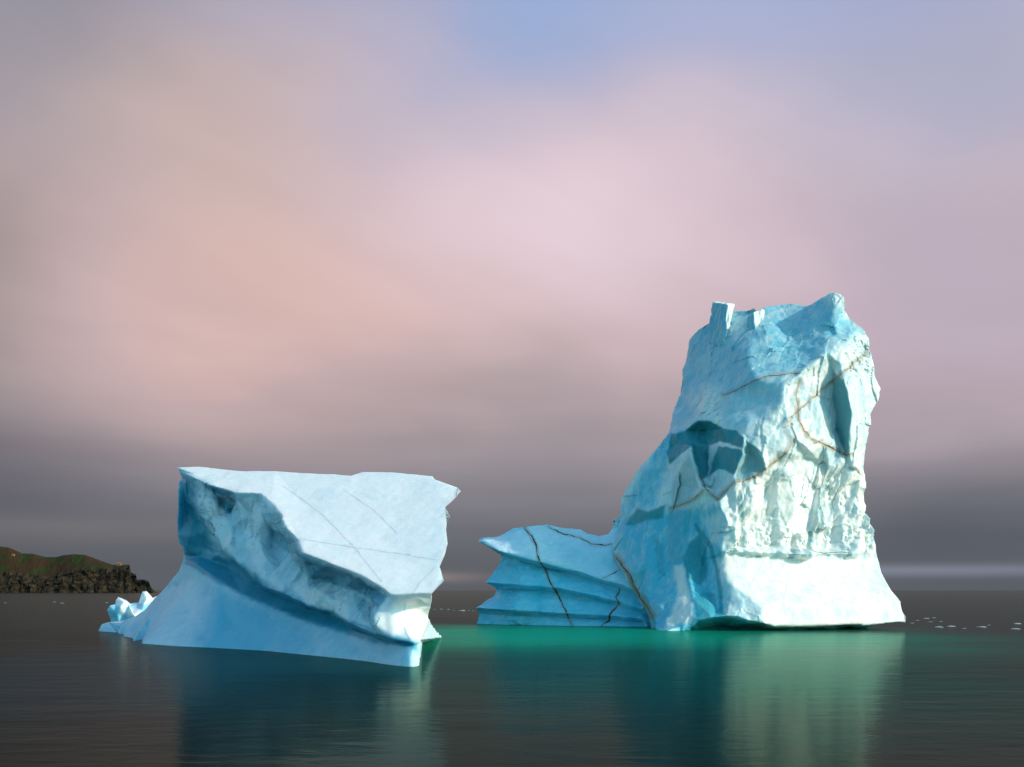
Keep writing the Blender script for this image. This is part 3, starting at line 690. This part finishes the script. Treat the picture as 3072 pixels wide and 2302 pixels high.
    T_ = [(facA, .95, 3), (facB, .95, 3), (facC, .6, 3), (slit, .8, 3), ([(2069, 1360), (2098, 1460), (2066, 1503), (2014, 1526), (2020, 1450)], .35, 5),
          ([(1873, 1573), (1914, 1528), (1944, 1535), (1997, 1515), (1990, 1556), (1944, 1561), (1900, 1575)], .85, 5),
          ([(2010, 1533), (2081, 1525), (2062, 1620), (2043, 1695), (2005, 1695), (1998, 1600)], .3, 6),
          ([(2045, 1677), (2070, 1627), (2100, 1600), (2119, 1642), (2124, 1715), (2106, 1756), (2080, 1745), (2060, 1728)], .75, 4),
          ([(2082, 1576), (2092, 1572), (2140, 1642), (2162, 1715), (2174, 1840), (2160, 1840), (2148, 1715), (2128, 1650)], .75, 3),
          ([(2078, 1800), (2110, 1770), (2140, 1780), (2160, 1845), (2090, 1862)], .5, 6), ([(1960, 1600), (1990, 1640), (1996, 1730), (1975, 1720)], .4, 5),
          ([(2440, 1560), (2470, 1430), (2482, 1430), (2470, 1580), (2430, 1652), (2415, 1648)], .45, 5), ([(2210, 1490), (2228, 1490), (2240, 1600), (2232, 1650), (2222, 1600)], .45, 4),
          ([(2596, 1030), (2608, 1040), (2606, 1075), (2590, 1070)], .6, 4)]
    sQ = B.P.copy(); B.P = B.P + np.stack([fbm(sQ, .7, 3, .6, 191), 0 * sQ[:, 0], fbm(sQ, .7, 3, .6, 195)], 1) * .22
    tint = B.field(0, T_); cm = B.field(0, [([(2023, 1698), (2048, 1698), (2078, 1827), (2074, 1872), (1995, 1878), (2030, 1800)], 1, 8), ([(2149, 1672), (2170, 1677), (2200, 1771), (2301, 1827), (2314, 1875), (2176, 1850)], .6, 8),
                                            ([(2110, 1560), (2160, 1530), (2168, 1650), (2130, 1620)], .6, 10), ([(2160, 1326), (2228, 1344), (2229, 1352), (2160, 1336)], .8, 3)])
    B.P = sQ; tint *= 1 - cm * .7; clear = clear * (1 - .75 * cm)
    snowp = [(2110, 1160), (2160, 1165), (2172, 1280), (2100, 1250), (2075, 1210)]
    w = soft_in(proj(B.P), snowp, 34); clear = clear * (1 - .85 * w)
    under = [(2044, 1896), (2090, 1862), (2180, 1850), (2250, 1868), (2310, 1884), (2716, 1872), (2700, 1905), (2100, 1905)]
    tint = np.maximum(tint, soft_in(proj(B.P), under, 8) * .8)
    veins = [([(2166, 1187), (2210, 1170), (2279, 1135), (2340, 1124), (2405, 1120)], 3.5, M_dirt, .4),
             ([(2362, 1264), (2405, 1222), (2496, 1144), (2564, 1090), (2609, 1049)], 4.5, M_rust, .55),
             ([(2401, 1139), (2390, 1184), (2396, 1257), (2410, 1290), (2437, 1318), (2482, 1338), (2537, 1365), (2556, 1362)], 5.5, M_rust, .65),
             ([(2383, 1313), (2360, 1359), (2297, 1408), (2247, 1440), (2202, 1449), (2152, 1499), (2116, 1467), (2066, 1508), (2012, 1528)], 5.5, M_rust, .6),
             ([(2100, 1425), (2112, 1450), (2116, 1467)], 4, M_dirt, .3),
             ([(1845, 1671), (1881, 1716), (1908, 1775), (1958, 1849)], 9, M_rust, .8)]
    for ln, w_, mt, k in veins: B.add_stain(ln, 7 if w_ < 9 else 11, k)
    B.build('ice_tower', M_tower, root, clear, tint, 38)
    for i, (ln, w_, mt, k) in enumerate(veins): seam(B, ln, w_ * (.8 if w_ < 9 else 1), mt, root, 'dirt_seam', 2.4, 100 + 10 * i, .03)
    seam(B, [(2470, 1332), (2537, 1365), (2560, 1360)], 5, M_dirt, root, 'dirt_seam', 1.5, 171, .05)
    seam(B, [(1850, 1676), (1890, 1728), (1912, 1775), (1930, 1808)], 4, M_dirt, root, 'dirt_seam', 2, 172, .06)
    for i, ln in enumerate([[(2292, 1680), (2260, 1740), (2238, 1779)], [(2365, 1738), (2352, 1790), (2342, 1840)], [(1935, 1571), (1928, 1660), (1922, 1747)]]):
        seam(B, ln, 3.2, M_line, root, 'refrozen_crack', 1.4, 200 + i, .015)
    # ---- upright blocks left standing on the tower's top
    def block(corners, Yl, Yr, depth, name, yaw):
        # corners: front face tl, tr, br, bl in photo pixels at distance Y; extruded back with a twist
        Fp = [P3(a, b, Yl if i in (0, 3) else Yr) for i, (a, b) in enumerate(corners)]
        Bk = [p + np.array([yaw * depth, depth, .0]) + np.array([0, 0, (.9 if i < 2 else 0)]) for i, p in enumerate(Fp)]
        P = np.array(Fp + Bk)
        T = np.array([(0, 3, 2), (0, 2, 1), (1, 2, 6), (1, 6, 5), (0, 1, 5), (0, 5, 4), (0, 4, 7), (0, 7, 3), (4, 5, 6), (4, 6, 7), (3, 7, 6), (3, 6, 2)])
        b = Body.__new__(Body); b.P, b.T, b.fl = refine(P, T, np.ones(12, bool), .16, .16)
        b.bound = b.back = np.zeros(len(b.P), bool); b.stain = np.zeros(len(b.P)); b.P = relax(b.P, b.T, np.full(len(b.P), .4), 3)
        b.P = b.P + np.array([.25, -.2, .1]) * .5 * (shards(b.P, (.9, .9, 1.3), 77) + .5 * fbm(b.P, 1.8, 3, .5, 78))[:, None]
        nn = relax(vnormals(b.P, b.T), b.T, np.ones(len(b.P)), 2); ff = np.clip(-nn[:, 1] * 1.6 - .3 - .5 * nn[:, 2] - .8 * nn[:, 0], 0, 1)  # faces turned front and left made bluer: their shade painted into the colour
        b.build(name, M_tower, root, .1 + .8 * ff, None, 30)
    block([(2138, 906), (2186, 914), (2170, 1040), (2122, 1028)], B.ray(2124, 1026)[0].y - .1, B.ray(2168, 1034)[0].y - .3, 3.0, 'ice_block', .42)
    block([(2240, 952), (2262, 936), (2266, 995), (2236, 995)], B.ray(2232, 988)[0].y - .1, B.ray(2262, 988)[0].y - .2, 2.2, 'ice_block', .75)
    # ---- low fluted arm
    out = [(1435, 1625, 121), (1441, 1614, 121.5), (1498, 1608, 121), (1541, 1587, 120.5), (1590, 1579, 120), (1641, 1577, 119.5), (1690, 1583, 119.5), (1739, 1588, 119), (1763, 1602, 118.8), (1796, 1608, 118.5), (1823, 1602, 118),
           (1837, 1584, 118), (1841, 1561, 118), (1858, 1550, 118), (1900, 1560, 118), (1960, 1620, 117), (2000, 1750, 115)]
    wb = [(1990, 1879), (1940, 1880), (1915, 1880), (1800, 1879), (1706, 1878), (1536, 1875), (1424, 1872)]
    out += [below(*p) for p in wb]
    out += [(1437, 1842, 119.2), (1427, 1823, 117.6), (1481, 1788, 119.5), (1488, 1771, 120), (1484, 1763, 120), (1457, 1747, 117.8), (1500, 1693, 120), (1506, 1674, 120.5), (1503, 1663, 120.5)]
    def ln(pts): return pts
    ledge = [(1435, 1625, 121), (1495, 1653, 116.4), (1617, 1685, 115), (1726, 1712, 113.8), (1801, 1737, 112.6), (1861, 1753, 111.6), (1930, 1780, 110)]
    gr1 = [(1506, 1674, 120.5), (1560, 1684, 117.8), (1630, 1702, 116.9), (1740, 1730, 115.4), (1810, 1752, 114), (1862, 1770, 113), (1920, 1790, 112)]
    rd2 = [(1457, 1747, 117.8), (1560, 1754, 114.9), (1671, 1763, 113.6), (1780, 1784, 112.4), (1860, 1806, 111.4), (1930, 1828, 110)]
    gr2 = [(1488, 1771, 120), (1570, 1770, 116.4), (1671, 1779, 115.0), (1780, 1798, 113.6), (1860, 1818, 112.4), (1930, 1838, 111)]
    rd3 = [(1427, 1823, 117.6), (1540, 1830, 113.6), (1644, 1837, 112.4), (1780, 1843, 111.2), (1860, 1848, 110.6), (1930, 1856, 109.6)]
    gr3 = [(1437, 1842, 119.2), (1540, 1848, 115.0), (1644, 1853, 113.6), (1780, 1857, 112.2), (1860, 1862, 111.4), (1930, 1868, 110.6)]
    spots = [(1541, 1612, 119.2), (1560, 1645, 116.6), (1640, 1610, 118.0), (1660, 1655, 116), (1740, 1630, 117), (1750, 1680, 115), (1820, 1650, 115.6), (1850, 1620, 116.4), (1830, 1700, 114)]
    A = Body(out, [ledge, gr1, rd2, gr2, rd3, gr3, wl(wb)], spots, thick=9, falloff=120, Lf=.22, Lb=.9)
    A.smooth(.5, [], 4)
    uppr = [(1435, 1620), (1600, 1570), (1860, 1540), (1880, 1755), (1726, 1710), (1500, 1655)]
    A.smooth(0, [(uppr, 1, 12)], 25)
    sh = A.P * np.array([.5, 1, 1.]); A.push(.22 * shards(sh, (1.6, 1.6, 1.2), 85) + .16 * fbm(A.P, 1.1, 4, .6, 88), (-.4, -1, 0))
    A.disp((.22 * (~A.back) + .7 * A.bk) * fbm(A.P, .5, 5, .55, 81))
    clear = A.field(.82, [(uppr, .12, 14), ([(1640, 1625), (1860, 1650), (1880, 1755), (1720, 1708)], .45, 40)])
    av = [([(1574, 1584), (1595, 1608), (1609, 1641), (1617, 1684), (1633, 1701), (1652, 1752), (1677, 1790), (1701, 1844), (1717, 1877)], 6.5, M_dirt, .45),
          ([(1644, 1579), (1682, 1599), (1739, 1614), (1774, 1633), (1815, 1638), (1835, 1634)], 4.5, M_dirt, .3),
          ([(1807, 1737), (1840, 1720), (1861, 1707)], 3.5, M_dirt, .2),
          ([(1860, 1766), (1848, 1793), (1858, 1812), (1826, 1844), (1826, 1861), (1801, 1878)], 6, M_dirt, .25)]
    for l, w_, mt, k in av: A.add_stain(l, 6, k)
    A.build('low_arm', M_arm, root, clear, None, 38)
    for i, (l, w_, mt, k) in enumerate(av): seam(A, l, w_, mt, root, 'dirt_seam', 2.2, 300 + 10 * i, .04)
    seam(A, [(1570, 1584), (1588, 1606), (1600, 1632)], 3, M_rust, root, 'dirt_seam', 1.5, 345, .03)


right_berg()


# ---------------------------------------------------------------- small growler behind the left berg
def growler():
    root = empty('ice_growler', (-40, 108, 0))
    tag(root, 'small blue lump of ice with two white peaks behind the wedge iceberg', 'ice lump')
    D = 106.
    out = [(321, 1830, D), (331, 1817, D), (347, 1814, D + .5), (348, 1801, D + .5), (355, 1791, D + .6), (380, 1802, D + .6), (391, 1812, D + 1), (404, 1809, D + 1.4), (416, 1809, D + 1.4), (428, 1777, D + 1.4), (439, 1775, D + 1.4),
           (458, 1797, D + 1.6), (472, 1789, D + 2), (500, 1810, D + 3), (520, 1850, D + 3)]
    wb = [(510, 1884), (430, 1886), (360, 1885), (338, 1884)]
    out += [below(*p) for p in wb] + [(330, 1860, D)]
    spots = [(362, 1824, D - 1.2), (385, 1812, D - .4), (372, 1806, D - .3), (350, 1840, D - 1), (380, 1855, D - .6), (400, 1845, D - 2.2), (430, 1815, D - .8), (440, 1797, D + .2), (425, 1830, D - 1), (460, 1830, D)]
    B = Body(out, [wl(wb)], spots, thick=5, falloff=60, Lf=.14, Lb=.4)
    B.smooth(.6, [], 6); B.disp(.12 * fbm(B.P, .8, 4, .5, 5))
    clear = B.field(.85, [([(345, 1785), (395, 1812), (368, 1826), (345, 1812)], 0, 6), ([(425, 1770), (475, 1790), (440, 1812), (415, 1810)], 0, 6), ([(355, 1832), (425, 1820), (420, 1850), (390, 1860), (385, 1845)], .1, 10)])
    B.build('ice_body', M_left, root, clear)


growler()


# ---------------------------------------------------------------- brash ice
def brash(px, py, wpx, label, seed, hpx=.2):
    Y = wy(py); s = wpx * .9 / F * Y / 2; rnd = random.Random(seed)
    import bmesh
    bm = bmesh.new(); bmesh.ops.create_icosphere(bm, subdivisions=3, radius=1)
    P = np.array([v.co[:] for v in bm.verts])
    d = 1 + .35 * facets(P + seed * 3.7, (.8, .8, .8), seed) + .2 * fbm(P + seed, 1.6, 3, .5, seed)
    P = P * d[:, None] * np.array([s, s * .7, max(.05, s * hpx)]); P[:, 2] *= np.where(P[:, 2] > 0, 1, .6)
    for v, p in zip(bm.verts, P): v.co = p
    me = bpy.data.meshes.new('brash_ice'); bm.to_mesh(me); bm.free()
    for nm, val in (('clear', .15), ('stain', 0.), ('tint', 0.)):
        at = me.attributes.new(nm, 'FLOAT', 'POINT'); at.data.foreach_set('value', np.full(len(me.vertices), val, np.float32))
    me.polygons.foreach_set('use_smooth', np.ones(len(me.polygons), bool)); me.set_sharp_from_angle(angle=.6)
    me.materials.append(M_brash)
    o = bpy.data.objects.new('brash_ice', me); C.objects.link(o); o.location = ((px - 1536) / F * Y, Y, -.02); o.rotation_euler = (0, 0, rnd.random() * 6)
    tag(o, label, 'floating ice', 'loose ice afloat by the icebergs')


BR = [(2736, 1870, 14, 'faint scrap of ice nearest the foot of the tower iceberg'),
      (2753, 1862, 13, 'small scrap of ice between the tower iceberg and the ice cluster'),
      (2779, 1856, 22, 'flat white ice piece at the far left of the ice cluster'),
      (2801, 1854, 16, 'upright pale lump at the far right of the ice cluster'),
      (2791, 1866, 15, 'small ice piece in the middle of the ice cluster'),
      (2823, 1865, 15, 'thin dark sliver of ice at the right of the cluster'),
      (2818, 1882, 27, 'largest flat white ice piece at the near side of the cluster'),
      (2855, 1880, 28, 'long thin ice piece just right of the ice cluster'),
      (2892, 1886, 13, 'tiny ice scrap alone in the gap right of the cluster'),
      (2945, 1882, 30, 'bright flat ice floe standing apart in open water at right'),
      (2966, 1876, 14, 'small lump touching the far side of the bright flat floe'),
      (3052, 1872, 28, 'farther of the two pale ice pieces at the right picture edge'),
      (3047, 1888, 27, 'nearer of the two pale ice pieces at the right picture edge'),
      (1386, 1833, 26, 'bright white ice floe in the gap between the two icebergs'),
      (1305, 1829, 9, 'ice crumb in the gap, touching the wedge iceberg'),
      (1324, 1828, 11, 'second ice crumb from the wedge iceberg in the gap'),
      (1345, 1829, 12, 'third ice crumb from the wedge iceberg in the gap'),
      (1362, 1831, 8, 'ice crumb just left of the bright floe in the gap'),
      (1407, 1832, 9, 'ice crumb just right of the bright floe in the gap'),
      (1419, 1833, 8, 'ice crumb beside the low fluted arm in the gap'),
      (163, 1807, 11, 'left one of a pair of faint ice scraps before the headland'),
      (187, 1810, 12, 'right one of a pair of faint ice scraps before the headland'),
      (320, 1809, 11, 'faint ice scrap just left of the small two peaked ice lump'),
      (16, 1809, 9, 'faint ice scrap by the left picture edge')]
for i, (a, b, w_, lb) in enumerate(BR): brash(a, b, w_, lb, i + 3)


# ---------------------------------------------------------------- headland
def headland():
    prof = [(-900, 1640), (-500, 1600), (-250, 1615), (-80, 1640), (0, 1639), (27, 1642), (68, 1660), (100, 1661), (137, 1671), (170, 1671), (190, 1665), (218, 1662), (255, 1664), (298, 1680), (340, 1695), (353, 1695), (389, 1696),
            (393, 1718), (412, 1725), (416, 1743), (440, 1741), (455, 1745), (463, 1765), (475, 1773), (482, 1779)]
    xs = np.arange(-900, 483, 1.5); Dc = 1500.
    tops = np.interp(xs, [p[0] for p in prof], [p[1] for p in prof])
    rows = 90; V = np.zeros((rows, len(xs), 3))
    cl = np.interp(xs, [-900, 0, 60, 150, 260, 340, 390, 415, 482], [.30, .42, .45, .42, .62, .80, .97, .97, .97])
    for j in range(rows):
        t = j / 59.
        X = (xs - 1536) / F * Dc
        H = (HY - tops) / F * (Dc + 60) + CH; H = np.maximum(H, .5)
        hc = H * cl
        if j < 60:
            a = np.clip(t / .55, 0, 1); b = np.clip((t - .55) / .45, 0, 1)
            z = -2 + (hc + 2) * a ** .85 + (H - hc) * np.sin(b * math.pi / 2)
            y = Dc + 16 * a + 60 * b
        else:
            b = (j - 59) / 30.; z = H * (1 - b ** 1.4) - 4 * b; y = Dc + 76 + 140 * b
        taper = np.clip((482 - xs) / 90, .12, 1)
        V[j] = np.stack([X * (1 + (y - Dc) / Dc), Dc + (y - Dc) * taper + 0 * X, z], 1)
    P = V.reshape(-1, 3)
    hz = P[:, 2]; rock = np.clip((np.tile(cl * ((HY - tops) / F * 1560 + 4), rows) - hz) / 6 + .5, 0, 1)
    r = fbm(P * np.array([1, 1, .8]), .06, 5, .6, 5, True); r2 = facets(P, (9, 9, 12), 7)
    jj = np.repeat(np.arange(rows), len(xs)); keep = np.where((jj > 52) & (jj < 64), .25, 1.)
    P = P + np.stack([(r2 * 1.5) * rock, -(r * 4 + r2 * 4) * rock * keep - 1.5 * r * (1 - rock), (r * 1.5) * keep * np.clip(hz / 6, 0, 1)], 1)
    n = len(xs); Fc = [(j * n + i, j * n + i + 1, (j + 1) * n + i + 1, (j + 1) * n + i) for j in range(rows - 1) for i in range(n - 1)]
    me = bpy.data.meshes.new('hill'); me.from_pydata(P.tolist(), [], Fc); me.update()
    at = me.attributes.new('rock', 'FLOAT', 'POINT'); at.data.foreach_set('value', rock.astype(np.float32))
    me.polygons.foreach_set('use_smooth', np.ones(len(me.polygons), bool)); me.set_sharp_from_angle(angle=.7)
    m, N = new_mat('headland ground'); tc_ = N.n('ShaderNodeTexCoord').outputs['Object']
    at = N.n('ShaderNodeAttribute', attribute_name='rock').outputs['Fac']
    n1 = N.noise(tc_, .035, 4, .6); n2 = N.noise(tc_, .16, 5, .65); n3 = N.noise(N.mapping(tc_, scale=(1, 1, 1.8)), .11, 4, .7)
    grass = N.mix(N.mr(n1, .47, .6), (.040, .022, .011, 1), (.020, .036, .008, 1)); grass = N.mix(N.mr(n2, .5, .75), grass, (.035, .022, .014, 1))
    rockc = N.mix(N.mr(n3, .42, .72), (.016, .011, .008, 1), (.075, .055, .034, 1))
    f = N.m('ADD', at, N.m('MULTIPLY', N.m('SUBTRACT', n2, .5), 1.2), clamp=True)
    p = N.n('ShaderNodeBsdfPrincipled'); N.put(p.inputs['Base Color'], N.mix(f, grass, rockc)); p.inputs['Roughness'].default_value = .95
    p.inputs['Specular IOR Level'].default_value = .1
    o = N.n('ShaderNodeOutputMaterial'); N.t.links.new(p.outputs[0], o.inputs[0]); me.materials.append(m)
    ob = bpy.data.objects.new('hill', me); C.objects.link(ob); tag(ob, kind='structure')
    return BVHTree.FromPolygons(P.tolist(), Fc)


hb = headland()
M_red = plain_mat('red painted boards', (.34, .12, .08), .7, .1, .5)
M_roof = plain_mat('rust red roof sheet', (.28, .11, .07), .7, .1, .5)
M_win = plain_mat('dark window glass', (.03, .03, .035), .2, .1)


def hut(x, y, w, h, label):
    hit = hb.ray_cast(Vector((x, y, 400)), Vector((0, 0, -1))); z = hit[0].z - .6 if hit[0] else 0
    r = empty('hut', (x, y, z)); tag(r, label, 'hut', 'red huts on the headland')
    d = w * .7
    def mesh(nm, V, Fc, mt, par=None):
        me = bpy.data.meshes.new(nm); me.from_pydata(V, [], Fc); me.update(); me.materials.append(mt)
        o = bpy.data.objects.new(nm, me); C.objects.link(o); o.parent = par or r; return o
    a, b = w / 2, d / 2
    V = [(-a, -b, 0), (a, -b, 0), (a, b, 0), (-a, b, 0), (-a, -b, h), (a, -b, h), (a, b, h), (-a, b, h), (-a, 0, h * 1.5), (a, 0, h * 1.5)]
    wall_ = mesh('wall', V, [(0, 1, 5, 4), (1, 2, 6, 9, 5), (2, 3, 7, 6), (3, 0, 4, 8, 7)], M_red)
    e = w * .06; k = h * 1.5; t = w * .03
    V = []
    for z_ in (0, t): V += [(-a - e, -b - e, h - .1 * h + z_), (a + e, -b - e, h - .1 * h + z_), (a + e, 0, k + .02 + z_), (-a - e, 0, k + .02 + z_), (a + e, b + e, h - .1 * h + z_), (-a - e, b + e, h - .1 * h + z_)]
    mesh('roof', V, [(0, 1, 2, 3), (3, 2, 4, 5), (6, 9, 8, 7), (9, 11, 10, 8), (0, 6, 7, 1), (4, 10, 11, 5), (1, 7, 8, 2), (2, 8, 10, 4), (3, 9, 6, 0), (5, 11, 9, 3)], M_roof)
    for sx in (-.25, .25):
        s = w * .08; x0 = sx * w
        mesh('window', [(x0 - s, -b - .05, h * .4), (x0 + s, -b - .05, h * .4), (x0 + s, -b - .05, h * .75), (x0 - s, -b - .05, h * .75),
                        (x0 - s, -b + .05, h * .4), (x0 + s, -b + .05, h * .4), (x0 + s, -b + .05, h * .75), (x0 - s, -b + .05, h * .75)],
             [(0, 1, 2, 3), (0, 4, 5, 1), (1, 5, 6, 2), (2, 6, 7, 3), (3, 7, 4, 0)], M_win)


hut((357 - 1536) / F * 1552, 1552, 7.0, 3.2, 'small orange red hut near the seaward end of the headland')
hut((40 - 1536) / F * 1545, 1545, 4.0, 2.4, 'tiny red hut on the brown slope at the inland side of the headland')
